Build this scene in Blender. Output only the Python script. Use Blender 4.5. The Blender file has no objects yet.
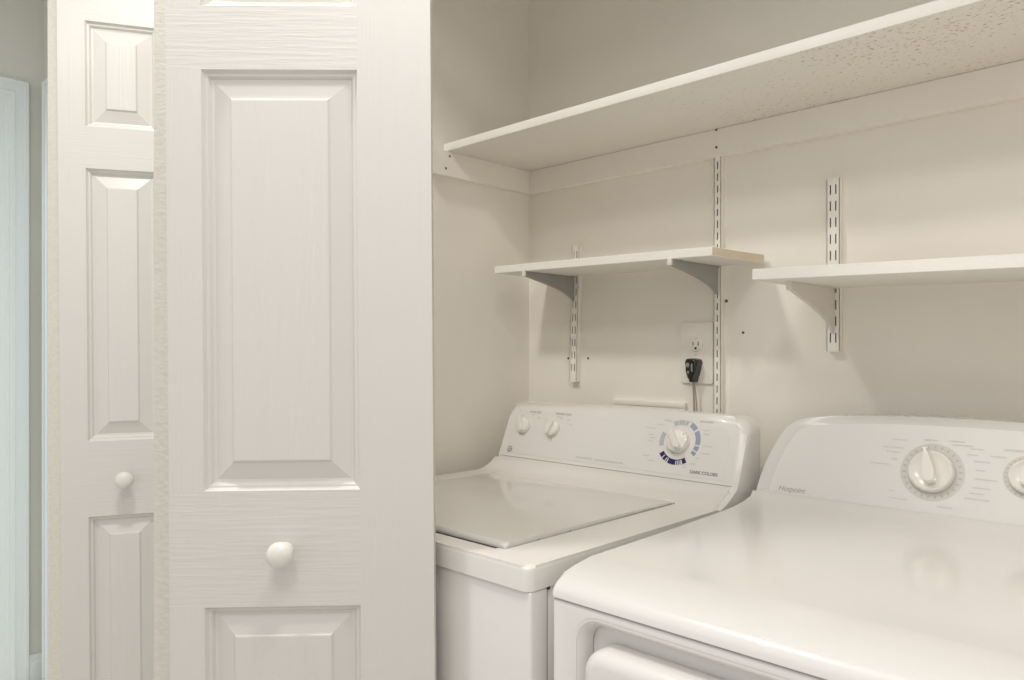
import bpy, bmesh, math, random
from mathutils import Vector, Matrix
random.seed(4)
C = bpy.context.scene.collection
H = 1.18                       # eye height; heights below are written relative to it as Z(h)
def Z(h): return H + h

# ------------------------------------------------------------------ materials
def new_mat(name, col, rough=.5, coat=0.0, spec=.5, metal=0.0):
    m = bpy.data.materials.new(name); m.use_nodes = True
    b = m.node_tree.nodes['Principled BSDF']
    b.inputs['Base Color'].default_value = (*col, 1); b.inputs['Roughness'].default_value = rough
    b.inputs['Coat Weight'].default_value = coat; b.inputs['Coat Roughness'].default_value = .05
    b.inputs['Specular IOR Level'].default_value = spec; b.inputs['Metallic'].default_value = metal
    return m
def nodes(m): return m.node_tree.nodes, m.node_tree.links, m.node_tree.nodes['Principled BSDF']
def coords(m, scale=(1, 1, 1), rotz=0.0):
    n, l, b = nodes(m)
    t = n.new('ShaderNodeTexCoord'); mp = n.new('ShaderNodeMapping')
    mp.inputs['Scale'].default_value = scale; mp.inputs['Rotation'].default_value = (0, 0, rotz)
    l.new(t.outputs['Object'], mp.inputs['Vector']); return mp.outputs['Vector']
def add_bump(m, fac, strength, dist, normal_in=None):
    n, l, b = nodes(m)
    bp = n.new('ShaderNodeBump'); bp.inputs['Strength'].default_value = strength; bp.inputs['Distance'].default_value = dist
    l.new(fac, bp.inputs['Height']); l.new(bp.outputs['Normal'], b.inputs['Normal'])
    if 'Coat Normal' in b.inputs and normal_in: l.new(bp.outputs['Normal'], b.inputs['Coat Normal'])
    return bp
def noise(m, vec, scale, detail=4, rough=.55):
    n, l, b = nodes(m)
    x = n.new('ShaderNodeTexNoise'); x.inputs['Scale'].default_value = scale; x.inputs['Detail'].default_value = detail
    x.inputs['Roughness'].default_value = rough; l.new(vec, x.inputs['Vector']); return x.outputs['Fac']
def ramp(m, fac, stops):
    n, l, b = nodes(m)
    r = n.new('ShaderNodeValToRGB'); l.new(fac, r.inputs['Fac'])
    while len(r.color_ramp.elements) < len(stops): r.color_ramp.elements.new(.5)
    for e, (p, c) in zip(r.color_ramp.elements, stops):
        e.position = p; e.color = (*c, 1) if len(c) == 3 else c
    return r.outputs['Color']
def wall_mat(name, col, var=.03, bump=.12):
    m = new_mat(name, col, .6, 0, .3); n, l, b = nodes(m); v = coords(m)
    f = noise(m, v, 3.5, 5)
    l.new(ramp(m, f, [(.3, tuple(c*(1-var) for c in col)), (.7, tuple(min(1, c*(1+var)) for c in col))]), b.inputs['Base Color'])
    add_bump(m, noise(m, v, 140, 3), bump, .002); return m

M = {}
M['wall'] = wall_mat('closet_wall_paint', (.885, .845, .775))
M['hall'] = wall_mat('hall_wall_paint', (.67, .67, .62))
M['ceil'] = wall_mat('ceiling_paint', (.80, .79, .76))
M['trim'] = wall_mat('trim_paint', (.74, .78, .78), .01, .03)
M['cleat'] = wall_mat('cleat_paint', (.90, .86, .795), .03, .1)
M['room'] = wall_mat('far_room_paint', (.74, .84, .86), .01)
M['applw'] = new_mat('appliance_white_paint', (.735, .715, .69), .25, .6)
M['plast'] = new_mat('washer_white_plastic', (.77, .745, .71), .3, .15)
M['lid'] = new_mat('lid_enamel', (.70, .68, .64), .14, .6)
M['panel'] = new_mat('control_panel_film', (.765, .745, .715), .35, .1)
M['knob'] = new_mat('knob_plastic', (.83, .80, .75), .22, .4)
M['gap'] = new_mat('shadow_gap_and_dark_parts', (.03, .028, .025), .6)  # near-black for feet, slots and the painted shadow at the lid front
M['grey'] = new_mat('grey_print', (.40, .38, .36), .5)
M['slotdark'] = new_mat('dull_brown_shadow_metal', (.22, .17, .12), .7)
M['dgrey'] = new_mat('dark_grey_print', (.22, .21, .20), .5)
M['pgrey'] = new_mat('pale_grey_print', (.60, .585, .56), .5)
M['navy'] = new_mat('navy_print', (.018, .02, .12), .4)
M['peri'] = new_mat('periwinkle_print', (.33, .36, .47), .4)
M['pblue'] = new_mat('pale_blue_print', (.50, .515, .55), .4)
M['bracket_shaded'] = new_mat('shaded_grey_steel', (.36, .355, .335), .45)  # under-shelf shade put into the colour of the left brackets
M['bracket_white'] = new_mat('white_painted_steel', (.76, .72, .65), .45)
M['standard'] = new_mat('standard_painted_steel', (.90, .87, .80), .45)
M['black'] = new_mat('black_plastic', (.012, .012, .011), .22, .3)
M['cord'] = new_mat('grey_cord_rubber', (.36, .33, .28), .5)
M['plate'] = new_mat('outlet_plate_plastic', (.88, .84, .765), .4)
M['rust'] = new_mat('rust', (.16, .085, .045), .8)
M['chrome'] = new_mat('grey_metal', (.45, .44, .42), .35, metal=.8)
M['knobw'] = new_mat('painted_wood_knob', (.74, .71, .665), .38, .1)
M['cabside'] = new_mat('cabinet_white_enamel', (.74, .73, .705), .25, .3)

def door_mat(name, scale, strength):
    m = new_mat(name, (.675, .65, .615), .38, .08)
    n, l, b = nodes(m); v = coords(m, scale)
    w = noise(m, v, 1.0, 5, .6)
    r = n.new('ShaderNodeMath'); r.operation = 'MULTIPLY'; r.inputs[1].default_value = 7.0
    s = n.new('ShaderNodeMath'); s.operation = 'SINE'; l.new(w, r.inputs[0]); l.new(r.outputs[0], s.inputs[0])
    add_bump(m, s.outputs[0], strength, .0006); return m
M['stile'] = door_mat('door_vertical_grain', (190, 190, 3.5), .16)
M['rail'] = door_mat('door_horizontal_grain', (9, 9, 210), .18)
M['moulding'] = new_mat('door_moulding_paint', (.675, .65, .615), .33, .1)
def field_mat():
    m = new_mat('door_panel_cathedral_grain', (.675, .65, .615), .38, .08)
    n, l, b = nodes(m); v = coords(m, (14, 14, 1.6))
    w = noise(m, v, 1.0, 2, .4)
    r = n.new('ShaderNodeMath'); r.operation = 'MULTIPLY'; r.inputs[1].default_value = 120
    s = n.new('ShaderNodeMath'); s.operation = 'SINE'; l.new(w, r.inputs[0]); l.new(r.outputs[0], s.inputs[0])
    add_bump(m, s.outputs[0], .16, .0006); return m
M['field'] = field_mat()
def edge_mat():
    m = new_mat('rough_painted_leaf_edge', (.76, .70, .60), .7)
    n, l, b = nodes(m); v = coords(m, (60, 60, 120)); f = noise(m, v, 1.6, 4)
    l.new(ramp(m, f, [(.35, (.66, .62, .545)), (.6, (.69, .67, .61))]), b.inputs['Base Color'])
    add_bump(m, f, .4, .002); return m
M['edge'] = edge_mat()
def shelf_mat(name, speckle):
    m = new_mat(name, (.87, .84, .785), .5, 0, .3)
    n, l, b = nodes(m); v = coords(m)
    f = noise(m, coords(m, (1, 1.0, 1)), 150, 4, .7)
    if speckle:
        vo = noise(m, coords(m, (120, 170, 120)), 1.0, 3, .65)
        patch = noise(m, v, 3.2, 2)
        sx = n.new('ShaderNodeSeparateXYZ'); l.new(v, sx.inputs[0])
        # dirt flecks: dense patch towards the middle of the board
        mr = n.new('ShaderNodeMapRange'); mr.inputs['From Min'].default_value = .30; mr.inputs['From Max'].default_value = .72
        mr.inputs['To Min'].default_value = -.06; mr.inputs['To Max'].default_value = .075; l.new(sx.outputs['X'], mr.inputs['Value'])
        a = n.new('ShaderNodeMath'); a.operation = 'ADD'; l.new(vo, a.inputs[0]); l.new(mr.outputs[0], a.inputs[1])
        p2 = n.new('ShaderNodeMath'); p2.operation = 'MULTIPLY_ADD'; l.new(patch, p2.inputs[0]); p2.inputs[1].default_value = .25
        l.new(a.outputs[0], p2.inputs[2])
        c = ramp(m, p2.outputs[0], [(.0, (.87, .84, .785)), (.80, (.87, .84, .785)), (.88, (.55, .43, .31))])
        # only the underside is flecked
        g = n.new('ShaderNodeNewGeometry'); sn = n.new('ShaderNodeSeparateXYZ'); l.new(g.outputs['Normal'], sn.inputs[0])
        lt = n.new('ShaderNodeMath'); lt.operation = 'LESS_THAN'; lt.inputs[1].default_value = -.5; l.new(sn.outputs['Z'], lt.inputs[0])
        mx = n.new('ShaderNodeMix'); mx.data_type = 'RGBA'; l.new(lt.outputs[0], mx.inputs[0])
        mx.inputs[6].default_value = (.87, .84, .785, 1); l.new(c, mx.inputs[7]); l.new(mx.outputs[2], b.inputs['Base Color'])
    add_bump(m, f, .35, .0025); return m
M['shelf_dirty'] = shelf_mat('flecked_shelf_paint', True)
M['shelf'] = shelf_mat('shelf_paint', False)
M['rawend'] = new_mat('yellowed_shelf_end', (.72, .63, .48), .6)
def floor_mat():
    m = new_mat('floor_vinyl', (.50, .46, .40), .45); n, l, b = nodes(m)
    l.new(ramp(m, noise(m, coords(m), 9, 5), [(.3, (.45, .41, .35)), (.7, (.55, .51, .45))]), b.inputs['Base Color']); return m
M['floor'] = floor_mat()

# ------------------------------------------------------------------ builders
ROOT = {}
def link(name, bm, mats, parent=None, smooth=True, angle=35):
    bmesh.ops.recalc_face_normals(bm, faces=bm.faces)
    if parent is not None:
        r = parent
        while r.parent: r = r.parent
        off = ROOT.get(r.name, Vector((0, 0, 0)))
        bmesh.ops.translate(bm, verts=bm.verts, vec=-off)
    me = bpy.data.meshes.new(name)
    if smooth:
        for f in bm.faces: f.smooth = True
        for e in bm.edges:
            if len(e.link_faces) == 2 and e.calc_face_angle(0) > math.radians(angle): e.smooth = False
    bm.to_mesh(me); bm.free()
    for m in (mats if isinstance(mats, (list, tuple)) else [mats]): me.materials.append(m)
    o = bpy.data.objects.new(name, me); C.objects.link(o)
    if parent is not None: o.parent = parent
    return o
def tag(o, label=None, cat=None, group=None, kind=None):
    if label: o['label'] = label
    if cat: o['category'] = cat
    if group: o['group'] = group
    if kind: o['kind'] = kind
    return o
def thing(name, loc, label, cat, group=None):
    o = bpy.data.objects.new(name, None); C.objects.link(o); o.location = loc; o.empty_display_size = .05
    ROOT[o.name] = Vector(loc); return tag(o, label, cat, group)
def box(bm, x0, x1, y0, y1, z0, z1, bev=0, seg=3, mat=0):
    vs = [bm.verts.new((x, y, z)) for x in (x0, x1) for y in (y0, y1) for z in (z0, z1)]
    fs = [(0, 1, 3, 2), (4, 6, 7, 5), (0, 4, 5, 1), (2, 3, 7, 6), (0, 2, 6, 4), (1, 5, 7, 3)]
    ff = [bm.faces.new([vs[i] for i in f]) for f in fs]
    for f in ff: f.material_index = mat
    if bev:
        es = {e for f in ff for e in f.edges}
        bmesh.ops.bevel(bm, geom=list(es), offset=bev, segments=seg, affect='EDGES', profile=.5, material=mat)
    return ff
def bx(x0, x1, y0, y1, z0, z1, bev=0, seg=3):
    bm = bmesh.new(); box(bm, x0, x1, y0, y1, z0, z1, bev, seg); return bm
def prism_x(pts, x0, x1, bev=0, seg=4):
    """profile pts (y,z) extruded along X; the end outlines are rounded by bev."""
    bm = bmesh.new(); a = [bm.verts.new((x0, y, z)) for y, z in pts]; b = [bm.verts.new((x1, y, z)) for y, z in pts]
    n = len(pts); fa = bm.faces.new(a); fb = bm.faces.new(b[::-1])
    for i in range(n): bm.faces.new((a[i], b[i], b[(i+1) % n], a[(i+1) % n]))
    if bev:
        bmesh.ops.bevel(bm, geom=list(set(fa.edges) | set(fb.edges)), offset=bev, segments=seg, affect='EDGES', profile=.5)
    return bm
def arc(cx, cy, r, a0, a1, n): return [(cx+r*math.cos(math.radians(a0+(a1-a0)*i/n)), cy+r*math.sin(math.radians(a0+(a1-a0)*i/n))) for i in range(n+1)]
def rrect(x0, x1, z0, z1, r, n=6):
    return arc(x1-r, z1-r, r, 0, 90, n)+arc(x0+r, z1-r, r, 90, 180, n)+arc(x0+r, z0+r, r, 180, 270, n)+arc(x1-r, z0+r, r, 270, 360, n)
def prism_y(pts, y0, y1, bev=0, seg=4, both=False):
    """outline pts (x,z) extruded from y0 (front) to y1; front outline rounded by bev"""
    bm = bmesh.new(); a = [bm.verts.new((x, y0, z)) for x, z in pts]; b = [bm.verts.new((x, y1, z)) for x, z in pts]
    n = len(pts); fa = bm.faces.new(a); fb = bm.faces.new(b[::-1])
    for i in range(n): bm.faces.new((a[i], a[(i+1) % n], b[(i+1) % n], b[i]))
    if bev:
        g = set(fa.edges) | (set(fb.edges) if both else set())
        bmesh.ops.bevel(bm, geom=list(g), offset=bev, segments=seg, affect='EDGES', profile=.5)
    return bm
def lathe(prof, n=40, M4=Matrix()):
    """profile (r,h) turned round local Y (outwards is -Y)"""
    bm = bmesh.new(); rings = []
    for r, h in prof:
        rings.append([bm.verts.new(M4 @ Vector((r*math.cos(2*math.pi*i/n), -h, r*math.sin(2*math.pi*i/n)))) for i in range(n)])
    for a, b in zip(rings, rings[1:]):
        for i in range(n): bm.faces.new((a[i], a[(i+1) % n], b[(i+1) % n], b[i]))
    bm.faces.new(rings[0][::-1]); bm.faces.new(rings[-1]); return bm
def xf(bm, M4): bmesh.ops.transform(bm, matrix=M4, verts=bm.verts); return bm
def cut(o, bm):
    """boolean difference, applied"""
    bmesh.ops.recalc_face_normals(bm, faces=bm.faces)
    me = bpy.data.meshes.new('cutter'); bm.to_mesh(me); bm.free()
    c = bpy.data.objects.new('cutter', me); C.objects.link(c)
    par = o.parent; o.parent = None
    if par is not None:
        r = par
        while r.parent: r = r.parent
        c.location = -ROOT.get(r.name, Vector((0, 0, 0)))
    md = o.modifiers.new('b', 'BOOLEAN'); md.object = c; md.operation = 'DIFFERENCE'; md.solver = 'EXACT'
    bpy.context.view_layer.update()
    dg = bpy.context.evaluated_depsgraph_get()
    nm = bpy.data.meshes.new_from_object(o.evaluated_get(dg)); o.modifiers.clear(); o.data = nm; o.parent = par
    bpy.data.objects.remove(c); bpy.data.meshes.remove(me)
    b2 = bmesh.new(); b2.from_mesh(nm)
    for e in b2.edges:
        e.smooth = not (len(e.link_faces) == 2 and e.calc_face_angle(0) > math.radians(35))
    for f in b2.faces: f.smooth = True
    b2.to_mesh(nm); b2.free()
def text(name, s, size, M4, mat, parent, shear=0, bold=0.0):
    cu = bpy.data.curves.new('t', 'FONT'); cu.body = s; cu.size = size; cu.extrude = .0002; cu.shear = shear; cu.offset = bold
    o = bpy.data.objects.new('t', cu); C.objects.link(o); bpy.context.view_layer.update()
    me = bpy.data.meshes.new_from_object(o.evaluated_get(bpy.context.evaluated_depsgraph_get()))
    bpy.data.objects.remove(o); bm = bmesh.new(); bm.from_mesh(me); bpy.data.meshes.remove(me)
    # text lies in XY facing +Z: stand it up in XZ facing -Y
    xf(bm, M4 @ Matrix.Rotation(math.radians(90), 4, 'X'))
    return link(name, bm, mat, parent, smooth=False)
def tube(bm, pts, r, n=8):
    rings = []
    for i, p in enumerate(pts):
        p = Vector(p); d = (Vector(pts[min(i+1, len(pts)-1)])-Vector(pts[max(i-1, 0)])).normalized()
        u = d.orthogonal().normalized() if i == 0 else (rings_u - d*rings_u.dot(d)).normalized()
        rings_u = u; w = d.cross(u)
        rings.append([bm.verts.new(p+r*(u*math.cos(2*math.pi*k/n)+w*math.sin(2*math.pi*k/n))) for k in range(n)])
    for a, b in zip(rings, rings[1:]):
        for k in range(n): bm.faces.new((a[k], a[(k+1) % n], b[(k+1) % n], b[k]))
    bm.faces.new(rings[0][::-1]); bm.faces.new(rings[-1])
def struct(name, bm, m, smooth=False): return tag(link(name, bm, m, None, smooth), kind='structure')

# ------------------------------------------------------------------ the setting
struct('floor', bx(-3.8, 2.2, -3.2, .12, -.1, 0), M['floor'])
struct('ceiling', bx(-3.8, 1.62, -1.75, .12, 2.44, 2.54), M['ceil'])
struct('wall_back', bx(-.9, 1.62, 0, .12, 0, 2.44), M['wall'])
struct('wall_left', bx(-.12, 0, -.735, 0, 0, 2.44), M['wall'])
struct('wall_right', bx(1.50, 1.62, -.72, 0, 0, 2.44), M['wall'])
bm = bmesh.new()
box(bm, -.14, 1.62, -.83, -.72, 2.13, 2.44)
struct('wall_front', bm, M['hall'])
struct('wall_pier', bx(-.14, 0, -.83, -.7352, 0, 2.13), M['hall'])
struct('trim_3', bx(1.53, 1.62, -.83, -.72, 0, 2.13), M['hall'])
bm = bmesh.new()
box(bm, -1.68, -.14, -.735, -.62, 2.10, 2.44); box(bm, -.90, -.78, -.735, -.62, 0, 2.10); box(bm, -1.68, -1.56, -.735, -.62, 0, 2.10)
struct('wall_hall', bm, M['hall'])
bm = bmesh.new()
box(bm, -1.80, -1.68, -.852, -.62, 0, 2.44); box(bm, -1.80, -1.68, -1.75, -.852, 2.06, 2.44)
struct('wall_end', bm, M['hall'])
bm = bmesh.new()
box(bm, -3.8, -3.7, -2.6, .12, 0, 2.44); box(bm, -3.7, -1.80, .02, .12, 0, 2.44)
struct('wall_far_room', bm, M['room'])
# end-wall doorway casing (stepped profile), trim_1
bm = bmesh.new()
ht = Z(.937)
for (a, b, d) in ((0, .068, .010), (.006, .058, .015), (.0, .014, .019), (.040, .050, .018)):
    box(bm, -1.68, -1.68+d, -.782-b, -.782-a, 0, ht-a, .002, 1)
    box(bm, -1.68, -1.68+d+.0006, -1.75, -.782-a-.0004, ht-b, ht-a-.0004, .002, 1)
box(bm, -1.81, -1.672, -.872, -.85, 0, ht-.068)
struct('trim_1', bm, M['trim'])
# casing of the door in the hall wall, trim_2, and that door
bm = bmesh.new()
for (a, b, d) in ((0, .068, .010), (0, .014, .019), (.04, .05, .018)):
    box(bm, -1.625+a, -1.625+b, -.735-d, -.735, 0, ht-a, .002, 1)
    box(bm, -1.625+a+.0004, -.88, -.735-d-.0006, -.735, ht-b, ht-a-.0004, .002, 1)
struct('trim_2', bm, M['trim'])
struct('door_1', bx(-1.56, -.90, -.728, -.69, .01, 2.09), M['trim'])
bm = bmesh.new(); box(bm, -1.68, -1.668, -.782, -.736, 0, .108, .002, 1); box(bm, -1.68, -1.663, -.782, -.736, 0, .085, .003, 1)
struct('baseboard_end', bm, M['trim'])
# screw holes and rust spots on the closet wall, parts of the wall
def spot(x, h, r, y=0.0):
    bm = lathe([(r, 0), (r, .0006), (r*.5, .0012)], 12, Matrix.Translation((x, y, Z(h)))); return bm
wb = bpy.data.objects['wall_back']
for (x, h, r) in ((.138, -.0215, .003), (.203, -.021, .003), (.566, .104, .0035), (.583, .106, .0035), (.622, .037, .003), (.155, .055, .002)):
    link('screw_hole', spot(x, h, r), M['rust'], wb)

# ------------------------------------------------------------------ cleats and shelves
tag(link('shelf_cleat', bx(.019, 1.50, -.019, 0, Z(.417), Z(.4765), .001, 1), M['cleat']), 'long cream board fixed along the back wall under the top shelf', 'cleat')
cl = bpy.data.objects['shelf_cleat']
for h in (.475, .437): link('nail_hole', spot(.5695, h, .0028, -.019), M['rust'], cl)
o = tag(link('shelf_cleat', prism_x([(-.375, Z(.440)), (-.36, Z(.417)), (0, Z(.417)), (0, Z(.4765)), (-.375, Z(.4765))], 0, .019), M['cleat']),
        'short cream board on the left closet wall carrying the shelf end', 'cleat')
for (y, h) in ((-.300, .465), (-.312, .434)):
    link('nail_hole', xf(lathe([(.0028, 0), (.0028, .0006), (.001, .001)], 10), Matrix.Translation((.019, y, Z(h))) @ Matrix.Rotation(math.radians(90), 4, 'Z')), M['rust'], o)
bm = bx(.003, 1.498, -.306, -.001, Z(.4768), Z(.4958), .0015, 2)
tag(link('top_shelf', bm, M['shelf_dirty']), 'long deep white shelf at the top with brown-flecked underside', 'shelf')

def tilted_shelf(name, x0, x1, yd, h0, h1, th, label, mat, endmat, skew=0):
    bm = bmesh.new(); fs = box(bm, x0, x1, -yd, -.0135, -th/2, th/2)
    fs[1].material_index = 1
    bmesh.ops.bevel(bm, geom=list(bm.edges), offset=.0012, segments=1, affect='EDGES')
    for v in bm.verts:
        if v.co.x > (x0+x1)/2: v.co.x += skew*(v.co.y+yd)/yd
        t = (v.co.x-x0)/(x1-x0); v.co.z += Z(h0+(h1-h0)*t)+th/2
    return tag(link(name, bm, [mat, endmat]), label, 'shelf')
tilted_shelf('wall_shelf', .070, .661, .200, .187, .1795, .0175, 'short narrow white shelf on two shade-darkened grey brackets above the washer', M['shelf'], M['rawend'], .016)
tilted_shelf('wall_shelf', .775, 1.42, .267, .1205, .107, .0195, 'white shelf on the right above the dryer, running out of the picture', M['shelf'], M['shelf'])

# ------------------------------------------------------------------ slotted standards
def standard(x, h0, h1, w, cols, pitch, slot, lean, label, first=.012):
    """C-channel with real slots (front face as strips with gaps, dark inside)"""
    r = thing('slotted_standard', (x, 0, Z(h0)), label, 'shelf standard', 'slotted shelf standards on the back wall')
    L = h1-h0; bm = bmesh.new(); d = .016; sw = .0023
    xs = [-w/2]+[c for cx in cols for c in (cx-sw/2, cx+sw/2)]+[w/2]
    zs = [0]; z = L-first
    rows = []
    while z-slot > .006: rows.append((z-slot, z)); z -= pitch
    for a, b in rows[::-1]: zs += [a, b]
    zs += [L]
    for i in range(len(xs)-1):
        for j in range(len(zs)-1):
            if i % 2 == 1 and j % 2 == 1: continue
            vs = [bm.verts.new((X, -d, Zz)) for X, Zz in ((xs[i], zs[j]), (xs[i+1], zs[j]), (xs[i+1], zs[j+1]), (xs[i], zs[j+1]))]
            bm.faces.new(vs)
    bmesh.ops.remove_doubles(bm, verts=bm.verts, dist=1e-5)
    for (a, b) in ((-w/2, -w/2+.0012), (w/2-.0012, w/2)): box(bm, a, b, -d, -.0004, 0, L)
    R = Matrix.Translation((x, 0, Z(h0))) @ Matrix.Rotation(lean, 4, 'Y')
    xf(bm, R)
    link('channel', bm, M['standard'], r, smooth=False)
    b2 = bmesh.new(); box(b2, -w/2+.0014, w/2-.0014, -.003, -.0006, .001, L-.001); xf(b2, R); link('channel_back', b2, M['slotdark'], r, smooth=False)
    for za in (L, -.0015):
        b3 = bmesh.new(); box(b3, -w/2, w/2, -d, -.0004, za, za+.0015); xf(b3, R); link('end_cap', b3, M['standard'], r, smooth=False)
    return r
standard(.166, -.079, .262, .0225, (-.0045, .0045), .0317, .018, math.radians(1.6), 'leftmost short double-slotted standard behind the left shelf')
standard(.5690, -.24, .418, .0165, (0.0,), .0254, .0155, math.radians(.15), 'tall single-slotted standard beside the outlet')
standard(.8165, -.002, .331, .0245, (-.0052, .0052), .0318, .0185, 0, 'right-hand double-slotted standard behind the right shelf')

# ------------------------------------------------------------------ brackets
def bracket(x, hs0, arm, drop, mat, label, tip=.011):
    """curved triangular web; hs0 = underside of the shelf there"""
    r = thing('shelf_bracket', (x, -.013, Z(hs0-drop)), label, 'bracket', 'shelf brackets')
    y0 = -.0165; z1 = hs0-.0004
    pts = [(y0, z1), (y0-arm, z1), (y0-arm, z1-tip)]
    n = 14
    # under-edge: straight run, then a quarter curve into the standard
    P0 = Vector((y0-arm, z1-tip)); P1 = Vector((y0-arm*.42, z1-drop*.50)); P2 = Vector((y0-arm*.14, z1-drop*.62)); P3 = Vector((y0, z1-drop))
    for i in range(1, n+1):
        t = i/n; p = P0*(1-t)**3+P1*3*t*(1-t)**2+P2*3*t*t*(1-t)+P3*t**3; pts.append((p.x, p.y))
    link('web', prism_x([(y, Z(z)) for y, z in pts], x-.0035, x+.0035, .0006, 1), mat, r)
    link('flange', bx(x-.0065, x+.0065, y0-arm-.001, y0, Z(z1-.0022), Z(z1), .0004, 1), mat, r)
    link('tip', bx(x-.0050, x+.0050, y0-arm-.005, y0-arm+.001, Z(z1-tip-.001), Z(z1+.001), .0015, 2), M['bracket_white'], r)
    return r
bracket(.168, .1858, .180, .062, M['bracket_shaded'], 'shade-darkened grey curved bracket at the left end of the left shelf')
bracket(.5690, .1806, .183, .060, M['bracket_shaded'], 'shade-darkened grey curved bracket at the right end of the left shelf, above the outlet')
bracket(.8165, .1197, .192, .088, M['bracket_white'], 'pale curved bracket under the right shelf', .014)

# ------------------------------------------------------------------ outlet, plug, cord, supply box
r = thing('power_outlet', (.513, 0, Z(-.006)), 'oversized cream outlet plate left of the tall standard', 'outlet')
link('plate', prism_y(rrect(.473, .553, Z(-.074), Z(.061), .003), -.0055, 0, .003, 2), M['plate'], r)
for hz in (.0115, -.0275):
    f = link('receptacle', prism_y([(.512+x, Z(hz)+z) for x, z in rrect(-.0165, .0165, -.0145, .0145, .012)], -.0072, -.004, .001, 2), M['plate'], r)
    b = bmesh.new()
    box(b, .5045, .5063, -.0076, -.006, Z(hz)-.001, Z(hz)+.007); box(b, .5175, .5193, -.0076, -.006, Z(hz)-.002, Z(hz)+.007)
    xf(b, Matrix()); link('blade_slot', b, M['gap'], f, smooth=False)
    link('ground_hole', prism_y([(.512+x, Z(hz)-.0075+z) for x, z in rrect(-.0026, .0026, -.0024, .0024, .002)], -.0076, -.006), M['gap'], f)
    b = bmesh.new(); tube(b, [(.512+.0168*math.cos(a*math.pi/10), -.0058, Z(hz)+.0148*math.sin(a*math.pi/10)) for a in range(20)]+[(.5288, -.0058, Z(hz))], .0005, 5)
    link('seam', b, M['grey'], f)
link('plate_screw', lathe([(.003, 0), (.003, .0012), (.002, .0016)], 14, Matrix.Translation((.512, -.0055, Z(-.008)))), M['plate'], r)
r = thing('power_lead', (.507, -.01, Z(-.045)), 'black angled plug in the outlet with a thin grey cord', 'cord')
plug = [(-.019, .016), (-.0165, .022), (-.008, .0245), (.008, .0245), (.0165, .022), (.019, .015), (.0135, -.004), (.007, -.019), (.0045, -.028), (-.0045, -.028), (-.007, -.019), (-.0135, -.004)]
p = link('plug', prism_y([(.514+x*.80, Z(-.043)+z) for x, z in plug], -.034, -.0073, .005, 3), M['black'], r)
b = bmesh.new()
for (x, z, w, h) in ((-.007, .010, .005, .005), (.006, .004, .0025, .009), (-.006, -.006, .003, .003)):
    xf2 = prism_y([(.514+x*.80+a*.8, Z(-.043)+z+c) for a, c in rrect(-w, w, -h, h, min(w, h)*.8)], -.0355, -.033, .001, 2)
    me = bpy.data.meshes.new('t'); xf2.to_mesh(me); xf2.free(); b.from_mesh(me); bpy.data.meshes.remove(me)
link('grip', b, M['chrome'], p)
b = bmesh.new(); pts = []
for i in range(40):
    t = i/10; pts.append((.514+.003*t+.002*math.sin(t*5), -.021+.003*t, Z(-.071-.28*t)))
pts = [p_ for p_ in pts if p_[2] > .01]; tube(b, pts, .0022); link('cable', b, M['cord'], r)
b = bmesh.new(); tube(b, [(.515+.012*t+.003*math.sin(t*6), -.017+.004*t, Z(-.073-.26*t)) for t in [i/10 for i in range(12)]], .0013); link('cable_wire', b, M['cord'], r)
link('strain_relief', xf(lathe([(.0055, 0), (.0045, .006), (.0035, .010)], 16), Matrix.Translation((.514, -.021, Z(-.068))) @ Matrix.Rotation(math.radians(-90), 4, 'X') @ Matrix.Scale(1, 4)), M['black'], p)
r = thing('supply_valve_box', (.40, 0, Z(-.30)), 'cream recessed box rim on the wall just above the washer', 'valve box')
b = bmesh.new()
x0, x1, z0, z1 = .286, .487, Z(-.32), Z(-.118)
box(b, x0, x1, -.010, 0, z1-.014, z1, .003, 2); box(b, x0, x1, -.010, 0, z0, z0+.014, .003, 2)
box(b, x0, x0+.014, -.010, 0, z0+.014, z1-.014); box(b, x1-.014, x1, -.010, 0, z0+.014, z1-.014)
link('rim', b, M['cleat'], r)
link('back_plate', bx(x0+.014, x1-.014, -.0085, -.0005, z0+.014, z1-.014), M['cleat'], r)

# ------------------------------------------------------------------ face frames for consoles
def face_frame(p0, p1):
    """p0/p1=(y,h) bottom/top of a leaning face. returns f(x,h)->4x4 (x world, local -Y outward, local Z up the face)"""
    ang = math.atan2(p1[0]-p0[0], p1[1]-p0[1])
    def f(x, h, out=0.0):
        t = (h-p0[1])/(p1[1]-p0[1]); y = p0[0]+(p1[0]-p0[0])*t
        Mx = Matrix.Translation((x, y, Z(h))) @ Matrix.Rotation(-ang, 4, 'X')
        return Mx @ Matrix.Translation((0, -out, 0))
    return f, ang
def arcseg(bm, r0, r1, a0, a1, M4, th=.0004, n=10):
    n = max(2, n); o = [(r1*math.cos(math.radians(a0+(a1-a0)*i/n)), r1*math.sin(math.radians(a0+(a1-a0)*i/n))) for i in range(n+1)]
    i_ = [(r0*math.cos(math.radians(a0+(a1-a0)*i/n)), r0*math.sin(math.radians(a0+(a1-a0)*i/n))) for i in range(n+1)]
    A = [bm.verts.new(M4 @ Vector((x, -th, z))) for x, z in o]; B = [bm.verts.new(M4 @ Vector((x, -th, z))) for x, z in i_]
    A2 = [bm.verts.new(M4 @ Vector((x, .0005, z))) for x, z in o]; B2 = [bm.verts.new(M4 @ Vector((x, .0005, z))) for x, z in i_]
    for k in range(n):
        bm.faces.new((A[k], A[k+1], B[k+1], B[k])); bm.faces.new((A[k], A2[k], A2[k+1], A[k+1])); bm.faces.new((B[k], B[k+1], B2[k+1], B2[k]))
def bar(bm, x, z, w, h, M4, th=.0004):
    vs = [bm.verts.new(M4 @ Vector((x+a, -th, z+c))) for a, c in ((0, -h/2), (w, -h/2), (w, h/2), (0, h/2))]; bm.faces.new(vs)
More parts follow.
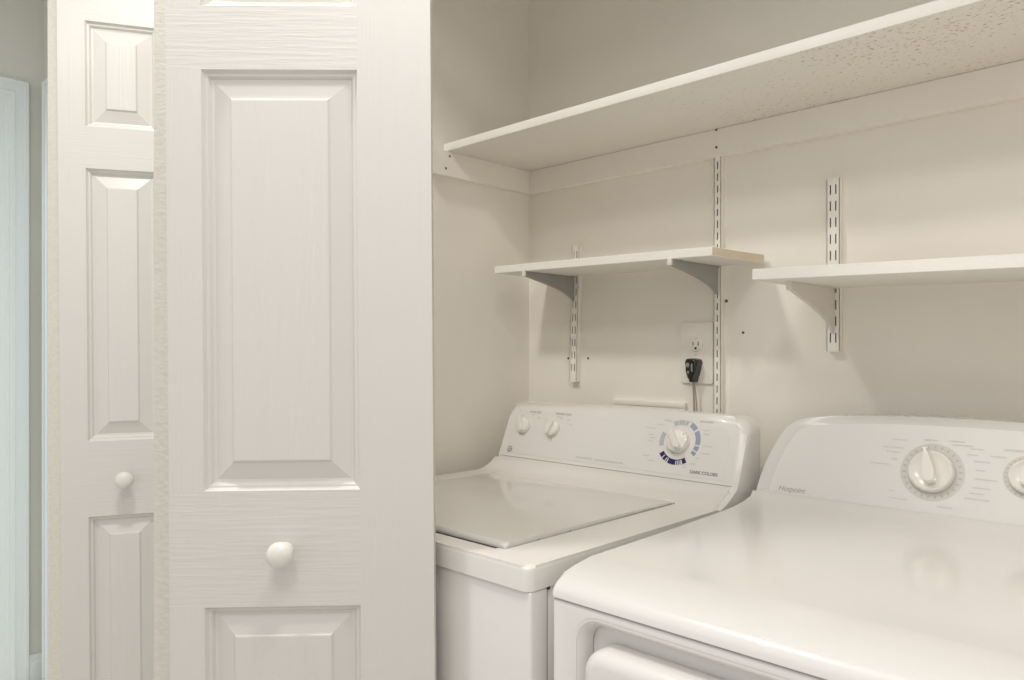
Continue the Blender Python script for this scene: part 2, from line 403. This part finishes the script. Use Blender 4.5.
def squiggles(bm, x, z, w, h, M4):
    """row of letter-sized dashes, the unreadable print of the photo"""
    p = x
    while p < x+w:
        l = random.uniform(.0012, .0024); bar(bm, p, z, min(l, x+w-p), h*random.uniform(.7, 1.1), M4); p += l+.0006

# ------------------------------------------------------------------ WASHER
W = thing('washing_machine', (.38, -.42, 0), 'white top-loading washer on the left with blue arcs round its dial', 'washing machine')
wx0, wx1 = .055, .706
P0, P1 = (-.190, -.258), (-.142, -.140)
body = link('cabinet', bx(wx0+.003, wx1-.003, -.7165, -.095, .03, Z(-.3235), .004, 2), M['cabside'], W)
fp = link('front_panel', bx(wx0+.002, wx1-.002, -.753, -.717, .05, Z(-.3235), .0045, 4), M['applw'], W)
link('side_seam', bx(wx0+.006, wx1-.0045, -.7175, -.7155, .05, Z(-.324)), M['grey'], W)
link('seam_plug', bx(wx1-.006, wx1-.001, -.7185, -.7135, Z(-.3275), Z(-.3225), .001, 1), M['gap'], W)
# deck: rounded slab with a well for the lid, and a scoop rising to the console
def prism_z(pts, z0, z1, bev, seg=5):
    bm = bmesh.new(); a = [bm.verts.new((x, y, z0)) for x, y in pts]; b = [bm.verts.new((x, y, z1)) for x, y in pts]
    n = len(pts); bm.faces.new(a[::-1]); ft = bm.faces.new(b)
    for i in range(n): bm.faces.new((a[i], a[(i+1) % n], b[(i+1) % n], b[i]))
    bmesh.ops.bevel(bm, geom=list(ft.edges), offset=bev, segments=seg, affect='EDGES', profile=.5); return bm
deck = link('top_deck', prism_z(rrect(wx0, wx1-.0015, -.757, -.10, .013, 8), Z(-.3235), Z(-.289), .0075), M['plast'], W)
cut(deck, bx(.128, .618, -.714, -.262, Z(-.3005), Z(-.26), 0))
cut(deck, bx(.172, .606, -.7165, -.66, Z(-.3175), Z(-.26), 0))
cut(deck, bx(.190, .604, -.7205, -.66, Z(-.3175), Z(-.26), 0))
sp = [(-.262, -.2895), (-.235, -.2862), (-.212, -.280), (-.198, -.272), (-.1905, -.2625), (-.16, -.262), (-.12, -.262), (-.12, -.30), (-.262, -.30)]
link('rear_scoop', prism_x([(y, Z(z)) for y, z in sp], wx0+.006, .6925, .002, 2), M['plast'], W)
sp = [(-.258, -.2885), (-.232, -.2845), (-.209, -.2775), (-.1955, -.2685), (-.1905, -.258), (-.105, -.258), (-.105, -.322), (-.24, -.322), (-.256, -.300)]
link('end_cap', prism_x([(y, Z(z)) for y, z in sp], .6935, .7076, .004, 4), M['plast'], W)
# lid with rolled edge
lp = [(-.7105, -.298)]+arc(-.7025, -.2895, .008, 185, 90, 6)+[(-.45, -.2825), (-.268, -.2845), (-.266, -.287), (-.266, -.298)]
link('lid', prism_x([(y, Z(z)) for y, z in lp], .1315, .6145, .005, 5), M['lid'], W)
link('lid_gap_shadow', bx(.190, .604, -.7203, -.7112, Z(-.312), Z(-.2903)), M['gap'], W)  # dark strip painting in the shadow line below the lid's front lip
for y in (-.640, -.565, -.262):
    link('lid_bumper', bx(.6150, .6180, y-.0015, y+.0015, Z(-.290), Z(-.2868), .0008, 1), M['grey'], W)
# console: rounded outline in XZ, leaning front, softly rolled front edge
cx0, cx1, ct = .076, .7085, -.1290
outw = [(cx0-.002, -.292), (cx0-.002, -.25), (cx0, -.165)]+arc(cx0+.018, ct-.018, .018, 180, 90, 6)[1:]+[(.3, ct+.002), (.5, ct+.002)]+arc(cx1-.034, ct-.034, .034, 90, 0, 8)+[(cx1, -.25), (cx1, -.292)]
def ywf(h): return P0[0]+(P1[0]-P0[0])*(h-P0[1])/(P1[1]-P0[1])
bm = bmesh.new()
a = [bm.verts.new((x, ywf(h), Z(h))) for x, h in outw]; b = [bm.verts.new((x, -.099, Z(h))) for x, h in outw]; N = len(outw)
fa = bm.faces.new(a); fb = bm.faces.new(b[::-1])
for i in range(N): bm.faces.new((a[i], a[(i+1) % N], b[(i+1) % N], b[i]))
bmesh.ops.bevel(bm, geom=[e for e in list(fa.edges) if max(v.co.z for v in e.verts) > Z(-.291)], offset=.016, segments=7, affect='EDGES', profile=.5)
cons = link('console', bm, M['plast'], W, angle=62)
F, wang = face_frame(P0, P1)
# printed film on the face
Lf = math.hypot(P1[0]-P0[0], P1[1]-P0[1]); Mf = F(0, -.258)
pts = [(.097, .010), (.678, .010), (.676, Lf-.030), (.660, Lf-.012), (.105, Lf-.008), (.097, Lf-.016)]
bm = bmesh.new()
fr = [bm.verts.new(Mf @ Vector((x, -.0006, z))) for x, z in pts]; bk = [bm.verts.new(Mf @ Vector((x, .001, z))) for x, z in pts]
bm.faces.new(fr); [bm.faces.new((fr[i], bk[i], bk[(i+1) % 6], fr[(i+1) % 6])) for i in range(6)]
link('control_panel', bm, M['panel'], W, smooth=False)
link('console_seam', xf(bx(.080, .696, -.0006, .001, .0008, .0022), Mf), M['grey'], W)
def knob(parent, name, Mk, r, h, bar_w, ang, mat, skirt=1.0, flare=.0):
    k = link(name, lathe([(r*skirt, .0006), (r*skirt, .004), (r*.97, h*.35), (r*.92, h*.5), (r*.80, h*.56), (r*.3, h*.60), (.0005, h*.60)], 44, Mk), mat, parent)
    g = xf(prism_y(rrect(-bar_w, bar_w, -r*.90, r*.90, bar_w*.95), -h, -h*.45, bar_w*.45, 3), Mk @ Matrix.Rotation(math.radians(ang), 4, 'Y'))
    link('grip', g, mat, k); return k
Mk = F(.565, -.186, .0007)
kn = knob(W, 'cycle_knob', Mk, .0245, .026, .0055, -35, M['knob'])
link('indicator_mark', xf(bx(-.0006, .0006, -.0164, -.0157, -.022, -.017), Mk @ Matrix.Rotation(math.radians(-130), 4, 'Y')), M['grey'], kn)
b = bmesh.new()
for a0, a1 in ((216, 228), (231, 240), (243, 245.5), (249, 272), (292, 303)): arcseg(b, .0375, .0485, a0, a1, Mk)
for a0 in (275, 280, 285): arcseg(b, .0375, .0485, a0, a0+2.2, Mk, n=2)
arcseg(b, .0375, .0392, 216, 303, Mk, n=24); 
link('dial_arc', b, M['navy'], W, smooth=False)['label'] = 'navy arc below the dial'
b = bmesh.new()
for a0, a1 in ((-34, -24), (-20, -8), (-4, 34), (40, 62)): arcseg(b, .0375, .0480, a0, a1, Mk)
link('dial_arc', b, M['peri'], W, smooth=False)['label'] = 'lavender blue arc right of the dial'
b = bmesh.new()
for a0, a1 in ((72, 80), (84, 100), (103, 118), (156, 196)): arcseg(b, .0355, .0455, a0, a1, Mk)
link('dial_arc', b, M['pblue'], W, smooth=False)['label'] = 'pale grey blue arc left of the dial'
b = bmesh.new()
for x, z, w in ((-.088, .024, .028), (-.075, .010, .012), (-.070, .003, .012), (-.074, -.004, .014), (-.060, .033, .016), (-.045, .043, .018), (.012, .044, .010), (.050, .028, .014),
                (.052, .020, .012), (.055, -.004, .020), (.053, -.019, .022), (.045, -.030, .008), (-.078, -.036, .016), (-.066, -.045, .018), (.012, -.046, .016), (.018, -.051, .010), (.034, -.042, .014)):
    squiggles(b, x, z, w, .0022, Mk)
squiggles(b, .038, .046, .030, .0026, Mk)
link('dial_lettering', b, M['pgrey'], W, smooth=False)
text('lettering', 'DARK COLORS', .0088, F(.603, -.2425, .0008), M['dgrey'], W, bold=.00018)
k1 = knob(W, 'load_size_knob', F(.134, -.184, .0007), .0195, .019, .0045, -25, M['knob'])
k2 = knob(W, 'temperature_knob', F(.226, -.184, .0007), .0195, .019, .0045, 15, M['knob'])
text('lettering', 'LOAD SIZE', .0075, F(.140, -.1525, .0008), M['grey'], W)
text('lettering', 'TEMPERATURE', .0075, F(.222, -.1525, .0008), M['grey'], W)
b = bmesh.new()
for x, h, w in ((.115, -.161, .008), (.150, -.157, .009), (.168, -.163, .010), (.196, -.165, .006), (.228, -.157, .018), (.240, -.161, .010), (.262, -.163, .009), (.272, -.172, .008)):
    squiggles(b, 0, 0, w, .0026, F(x, h, .0006))
link('setting_lettering', b, M['pgrey'], W, smooth=False)
b = bmesh.new(); bar(b, 0, 0, .0016, .008, F(.2285, -.209, .0006)); link('pointer_mark', b, M['grey'], W, smooth=False)
b = bmesh.new(); squiggles(b, 0, 0, .045, .0034, F(.315, -.2395, .0006)); squiggles(b, 0, 0, .075, .0034, F(.368, -.2405, .0006))
link('model_lettering', b, M['pgrey'], W, smooth=False)
# round badge with script monogram strokes
Mb = F(.107, -.240, .0007)
bd = link('badge', lathe([(.0078, 0), (.0078, .0008), (.0070, .0012)], 28, Mb), M['grey'], W)
b = bmesh.new()
arcseg(b, .0022, .0034, 40, 320, Mb @ Matrix.Translation((-.0018, -.0012, 0))); arcseg(b, .0014, .0024, 30, 200, Mb @ Matrix.Translation((.0025, -.0012, .0016))); arcseg(b, .0014, .0026, 150, 340, Mb @ Matrix.Translation((.0025, -.0012, -.0018)))
link('monogram', b, M['panel'], bd, smooth=False)
for x in (wx0+.05, wx1-.05):
    for y in (-.70, -.14):
        link('foot', xf(lathe([(.02, 0), (.02, .012), (.012, .014), (.012, .032)], 20), Matrix.Translation((x, y, 0)) @ Matrix.Rotation(math.radians(-90), 4, 'X')), M['gap'], W)

# ------------------------------------------------------------------ DRYER
D = thing('clothes_dryer', (1.07, -.39, 0), 'white front-loading dryer on the right with grey ringed dials', 'dryer')
dx0, dx1 = .7255, 1.4145; dc = (dx0+dx1)/2
prof = [(-.737, -.3265), (-.7365, -.320), (-.733, -.3125), (-.725, -.3065), (-.710, -.3010), (-.690, -.2965), (-.665, -.2925), (-.648, -.2905), (-.640, -.2905), (-.45, -.288), (-.28, -.2845),
        (-.235, -.2820), (-.20, -.2780), (-.175, -.2725), (-.160, -.2670), (-.153, -.2625), (-.12, -.262), (-.05, -.262), (-.05, -.3265)]
link('top_deck', prism_x([(y, Z(z)) for y, z in prof], dx0, dx1, .006, 4), M['applw'], D)
cab = link('cabinet', bx(dx0+.001, dx1-.001, -.7355, -.05, .03, Z(-.3285), .006, 4), M['applw'], D)
link('deck_seam', bx(dx0+.004, dx1-.004, -.733, -.06, Z(-.3290), Z(-.3260)), M['grey'], D)
cut(cab, prism_y(rrect(.768, 1.372, Z(-.83), Z(-.342), .035, 8), -.80, -.712))
# soft rim of the recess
def rim(outer, inner, y0, y1, n):
    bm = bmesh.new(); rings = []
    for k in range(n+1):
        t = k/n; a = t*math.pi/2
        s = math.sin(a); c = 1-math.cos(a)
        rings.append([bm.verts.new((o[0]+(i[0]-o[0])*s, y0+(y1-y0)*c, o[1]+(i[1]-o[1])*s)) for o, i in zip(outer, inner)])
    N = len(outer)
    for a, b in zip(rings, rings[1:]):
        for i in range(N): bm.faces.new((a[i], a[(i+1) % N], b[(i+1) % N], b[i]))
    return bm
link('recess_rim', rim(rrect(.764, 1.376, Z(-.834), Z(-.338), .039, 8), rrect(.778, 1.362, Z(-.820), Z(-.352), .027, 8), -.7358, -.713, 8), M['applw'], D)
bm = bmesh.new(); rings = [[bm.verts.new((x, -.7125, z)) for x, z in rrect(.7875, 1.3525, Z(-.81), Z(-.372), .034, 8)]]
for k in range(9):
    a = k/8*math.pi/2; i_ = .018*(1-math.cos(a)); y = -.735-.018*math.sin(a)
    rings.append([bm.verts.new((x, y, z)) for x, z in rrect(.7875+i_, 1.3525-i_, Z(-.81)+i_, Z(-.372)-i_, .034-i_, 8)])
for ra, rb in zip(rings, rings[1:]):
    for i in range(len(ra)): bm.faces.new((ra[i], ra[(i+1) % len(ra)], rb[(i+1) % len(ra)], rb[i]))
bm.faces.new(rings[-1]); bm.faces.new(rings[0][::-1])
dr = link('door', bm, M['applw'], D)
link('handle_recess', bx(1.30, 1.325, -.7545, -.7515, Z(-.64), Z(-.52), .0012, 2), M['pgrey'], dr)
# console outline, arched top
half = [(0, .1125), (.09, .1135), (.17, .1165), (.235, .1215), (.268, .1265), (.286, .133), (.299, .142), (.309, .155), (.319, .175), (.329, .200), (.337, .228), (.343, .262), (.343, .300)]
def smooth_line(p, k=4):
    o = []
    for i in range(len(p)-1):
        a, b, c, d = [Vector(p[max(0, min(len(p)-1, j))]) for j in (i-1, i, i+1, i+2)]
        for q in range(k):
            t = q/k; v = .5*((2*b)+(c-a)*t+(2*a-5*b+4*c-d)*t*t+(3*b-a-3*c+d)*t**3); o.append((v.x, v.y))
    return o+[p[-1]]
half = smooth_line(half)
outl = [(dc-x, -h) for x, h in half[::-1]]+[(dc+x, -h) for x, h in half[1:]]
Q0, Q1 = (-.155, -.270), (-.102, -.120)
G, dang = face_frame(Q0, Q1)
def yface(h): return Q0[0]+(Q1[0]-Q0[0])*(h-Q0[1])/(Q1[1]-Q0[1])
bm = bmesh.new()
a = [bm.verts.new((x, yface(h), Z(h))) for x, h in outl]; b = [bm.verts.new((x, -.055, Z(h))) for x, h in outl]; N = len(outl)
fa = bm.faces.new(a); bm.faces.new(b[::-1])
for i in range(N): bm.faces.new((a[i], a[(i+1) % N], b[(i+1) % N], b[i]))
bmesh.ops.bevel(bm, geom=[e for e in fa.edges if max(v.co.z for v in e.verts) > Z(-.299)], offset=.011, segments=6, affect='EDGES', profile=.5)
link('console', bm, M['applw'], D, angle=62)
ins = [(dc+x*.93, -h-.004-.009*max(0, min(1, (.335-abs(x))/.08))) for x, h in [(-p, q) for p, q in half[::-1] if q < .262]+[(p, q) for p, q in half[1:] if q < .262]]
ins = [(ins[0][0]-.012, -.262)]+ins+[(ins[-1][0]+.012, -.262)]
bm = bmesh.new(); f1 = [bm.verts.new((x, yface(h)-.0008, Z(h))) for x, h in ins]; f2 = [bm.verts.new((x, yface(h)+.001, Z(h))) for x, h in ins]
bm.faces.new(f1); [bm.faces.new((f1[i], f2[i], f2[(i+1) % len(ins)], f1[(i+1) % len(ins)])) for i in range(len(ins))]
link('control_panel', bm, M['panel'], D, smooth=False)
def dial(name, x, h, r, ang, R0, R1):
    Md = G(x, h, .0009)
    b = bmesh.new(); arcseg(b, R0, R1, 0, 360, Md, th=.0003, n=64); link('dial_ring', b, M['ringgrey'], D, smooth=False)
    b = bmesh.new()
    for k in range(26):
        a = k*360/26+3; arcseg(b, R0+(R1-R0)*.35, R0+(R1-R0)*.72, a, a+3.2, Md, th=.0006, n=2)
    link('dial_numerals', b, M['pgrey2'], D, smooth=False)
    k = link(name, lathe([(r, .0006), (r, .004), (r*.985, .009), (r*.94, .0125), (r*.86, .0140), (r*.70, .0115), (r*.50, .0098), (.0005, .0095)], 56, Md), M['knob'], D)
    # teardrop grip: thick at the base, pointed at the ring
    n = 20; top = []
    for i in range(n+1):
        t = i/n; z = -r*.62+t*r*1.72; w = r*.30*math.sin(math.pi*min(1, (t*.9+.12)))**.7*(1-.55*t); top.append((max(w, .0012), z))
    pts = [(w, z) for w, z in top]+[(-w, z) for w, z in top[::-1]]
    g = xf(prism_y(pts, -.027, -.006, .0035, 4), Md @ Matrix.Rotation(math.radians(ang), 4, 'Y'))
    link('grip', g, M['knob'], k); return Md
M['ringgrey'] = new_mat('pale_dial_ring', (.64, .615, .575), .4)
M['pgrey2'] = new_mat('mid_grey_print', (.50, .48, .45), .5)
Md = dial('timer_knob', 1.020, -.1995, .0345, -12, .0352, .0475)
b = bmesh.new()
for x, z, w in ((-.078, .036, .032), (-.066, .050, .024), (-.072, .028, .022), (-.064, .016, .010), (-.098, .006, .034), (-.016, .053, .020), (.020, .054, .024), (.026, .048, .030), (.052, .044, .018),
                (.048, .034, .016), (.058, .024, .022), (.062, .010, .012), (.062, -.004, .030), (.060, -.018, .024), (.056, -.027, .020), (.050, -.036, .034), (-.060, -.050, .028), (.012, -.055, .022), (-.062, -.038, .008)):
    squiggles(b, x, z, w, .0020, Md)
Me = dial('signal_knob', 1.152, -.1935, .026, 10, .0262, .0335)
squiggles(b, -.034, .040, .060, .0034, Me); squiggles(b, -.052, .028, .022, .0024, Me); squiggles(b, .02, .029, .020, .0024, Me)
link('small_lettering', b, M['ringgrey'], D, smooth=False)
text('lettering', 'Hotpoint', .0135, G(.7685, -.2585, .0010), M['grey'], D, shear=.3)
for x in (dx0+.05, dx1-.05):
    for y in (-.70, -.10):
        link('foot', xf(lathe([(.02, 0), (.02, .012), (.012, .014), (.012, .032)], 20), Matrix.Translation((x, y, 0)) @ Matrix.Rotation(math.radians(-90), 4, 'X')), M['gap'], D)

# ------------------------------------------------------------------ BIFOLD DOORS
PROFILE = [(0, 0), (.0015, .0030), (.0035, .0062), (.0060, .0068), (.0075, .0085), (.0095, .0120), (.0130, .0130), (.0350, .0048), (.0375, .0015), (.0390, .0012)]
def leaf(name, parent, w, s0, s1, panels, zt, th, Mx, label=None, field=True):
    """door leaf in local coords: x along the leaf, front at y=0 facing -Y, z up; panels=[(z0,z1)]"""
    bm = bmesh.new(); xs = [0, s0, w-s1, w]; z0b = .012
    zs = [z0b]
    for a, b in panels: zs += [a, b]
    zs.append(zt); G_ = {}
    def V(x, y, z):
        k = (round(x, 5), round(y, 5), round(z, 5))
        if k not in G_: G_[k] = bm.verts.new(k)
        return G_[k]
    for i in range(3):
        for j in range(len(zs)-1):
            xa, xb, za, zb = xs[i], xs[i+1], zs[j], zs[j+1]
            if i == 1 and j % 2 == 1:
                prev = None
                for (ins_, d) in PROFILE:
                    ring = [V(xa+ins_, d, za+ins_), V(xb-ins_, d, za+ins_), V(xb-ins_, d, zb-ins_), V(xa+ins_, d, zb-ins_)]
                    if prev:
                        for q in range(4):
                            f = bm.faces.new((prev[q], prev[(q+1) % 4], ring[(q+1) % 4], ring[q])); f.material_index = 2
                    prev = ring
                f = bm.faces.new(prev); f.material_index = 3
            else:
                f = bm.faces.new((V(xa, 0, za), V(xb, 0, za), V(xb, 0, zb), V(xa, 0, zb))); f.material_index = 1 if (i == 1 or (j % 2 == 0 and xs[1] < w-xs[2])) and not (i == 2 and j % 2 == 0 and xs[1] < w-xs[2]) else 0
    # sides, back
    for j in range(len(zs)-1):
        for x in (0, w):
            f = bm.faces.new((V(x, 0, zs[j]), V(x, 0, zs[j+1]), V(x, th, zs[j+1]), V(x, th, zs[j]))); f.material_index = 4
    for i in range(3):
        for z in (zs[0], zs[-1]):
            f = bm.faces.new((V(xs[i], 0, z), V(xs[i+1], 0, z), V(xs[i+1], th, z), V(xs[i], th, z))); f.material_index = 4
        for j in range(len(zs)-1):
            f = bm.faces.new((V(xs[i], th, zs[j]), V(xs[i+1], th, zs[j]), V(xs[i+1], th, zs[j+1]), V(xs[i], th, zs[j+1]))); f.material_index = 0
    xf(bm, Mx)
    o = link(name, bm, [M['stile'], M['rail'], M['moulding'], M['field'], M['edge']], parent, smooth=False)
    return o
PROFILE = [(a*1.13, b) for a, b in PROFILE]
PAN = [(.212, Z(-.366)), (Z(-.201), Z(.398)), (Z(.489), Z(.721))]
def frame_at(P, e, tilt=0):
    """P=(x,y) front left corner, e=direction left->right; tilt leans the leaf sideways"""
    ang = math.atan2(e[1], e[0])
    return Matrix.Translation((P[0], P[1], 0)) @ Matrix.Rotation(ang, 4, 'Z') @ Matrix.Translation((0, 0, H)) @ Matrix.Rotation(tilt, 4, 'Y') @ Matrix.Translation((0, 0, -H))
def round_knob(parent, Mx, x, h):
    Mk_ = Mx @ Matrix.Translation((x, 0, Z(h)))
    k = link('knob', lathe([(.0115, 0), (.010, .003), (.0075, .008), (.0085, .013), (.0135, .017), (.0175, .022), (.0190, .0275), (.0180, .033), (.0145, .0375), (.009, .0402), (.0035, .0412), (.0004, .0414)], 36, Mk_), M['knobw'], parent)
    return k
def bifold(name, P, e, w, s0, s1, tilt, foldang, wA, label, TH=.035):
    R = thing(name, (P[0], P[1], 0), label, 'bifold door')
    Mx = frame_at(P, e, tilt)
    lf = leaf('door_leaf', R, w, s0, s1, PAN, 2.03, TH, Mx); lf['label'] = 'front leaf with the round knob'
    round_knob(lf, Mx, s0+(w-s0-s1)/2+.004, -.286)
    # second leaf: its back meets the first leaf's back at the hinge, folded away behind it
    e = Vector((e[0], e[1])).normalized(); nb = Vector((-e.y, e.x))       # towards the back of the front leaf
    hinge = Vector(P)+nb*(TH+.001)-e*.001
    a = math.atan2(e.y, e.x)+foldang; ea = Vector((math.cos(a), math.sin(a)))  # from hinge to the jamb
    # this leaf's back faces the front leaf; local x runs jamb->hinge
    nA = Vector((-ea.y, ea.x))
    Pa = hinge+ea*wA+nA*TH
    MA = frame_at((Pa.x, Pa.y), (-ea.x, -ea.y), -tilt*math.cos(foldang))
    l2 = leaf('door_leaf', R, wA, s1, s0, PAN, 2.03, TH, MA); l2['label'] = 'rear leaf folded behind the front leaf'
    for hz in (.28, 1.02, 1.76):
        b = bmesh.new(); tube(b, [(hinge.x-.002*e.x, hinge.y, hz), (hinge.x-.002*e.x, hinge.y, hz+.06)], .003, 10); link('hinge', b, M['chrome'], R)
    return R
NP = (.2930, -1.0655); NQ = (.5535, -.7965); ne = (NQ[0]-NP[0], NQ[1]-NP[1])
bifold('bifold_door', NP, ne, .374, .0490, .1045, math.radians(.40)*-1, math.radians(88), .372, 'near white folding closet door with long raised panels, half open before the washer')
bifold('bifold_door', (-.454, -1.0055), (.465, .885), .305, .053, .109, math.radians(.42)*-1, math.radians(68), .30, 'narrower white folding door farther back at the left, beside the hallway')

# ------------------------------------------------------------------ lights
def area(name, loc, rot, sx, sy, power, col, shape='RECTANGLE', spread=180):
    l = bpy.data.lights.new(name, 'AREA'); l.shape = shape; l.size = sx
    if shape in ('RECTANGLE', 'ELLIPSE'): l.size_y = sy
    l.energy = power; l.color = col; l.spread = math.radians(spread)
    o = bpy.data.objects.new(name, l); C.objects.link(o); o.location = loc; o.rotation_euler = rot; return o
def aim(loc, to): return (Vector(to)-Vector(loc)).to_track_quat('-Z', 'Y').to_euler()
area('hall_ceiling_lamp', (.26, -1.21, 2.39), (0, 0, 0), .17, .17, 9.8, (1, .965, .92), 'DISK')
area('hall_fill_light', (1.35, -1.75, 2.40), (0, 0, 0), .45, .45, 8, (1, .97, .94), 'DISK')  # unseen fill, added so the near door leaf and dryer front are lit
area('closet_fill_light', (1.0, -1.0, 2.36), (0, 0, 0), .25, .25, 5.0, (1, .965, .925), 'DISK')  # unseen fill, added to brighten the closet
area('far_room_daylight', (-2.6, -1.6, 2.35), (0, 0, 0), 1.2, 1.2, 80, (.88, .965, 1.0))
w = bpy.data.worlds.new('world'); bpy.context.scene.world = w; w.use_nodes = True
w.node_tree.nodes['Background'].inputs[0].default_value = (1.0, .985, .965, 1); w.node_tree.nodes['Background'].inputs[1].default_value = .66

# ------------------------------------------------------------------ camera
cam = bpy.data.cameras.new('camera'); co = bpy.data.objects.new('camera', cam); C.objects.link(co)
F_PX = 752.0
cam.sensor_width = 36; cam.lens = F_PX*36/1024; cam.shift_y = 10/1024; cam.clip_start = .02
fwd = Vector((-.698, .716, 0)).normalized()
co.location = (1.386, -1.488, H); co.rotation_euler = fwd.to_track_quat('-Z', 'Y').to_euler()
sc = bpy.context.scene; sc.camera = co
sc.view_settings.view_transform = 'Standard'; sc.view_settings.look = 'None'; sc.view_settings.gamma = 1
sc.view_settings.use_curve_mapping = False; sc.view_settings.exposure = 0.17
sc.cycles.use_denoising = True; sc.cycles.max_bounces = 10; sc.cycles.diffuse_bounces = 6
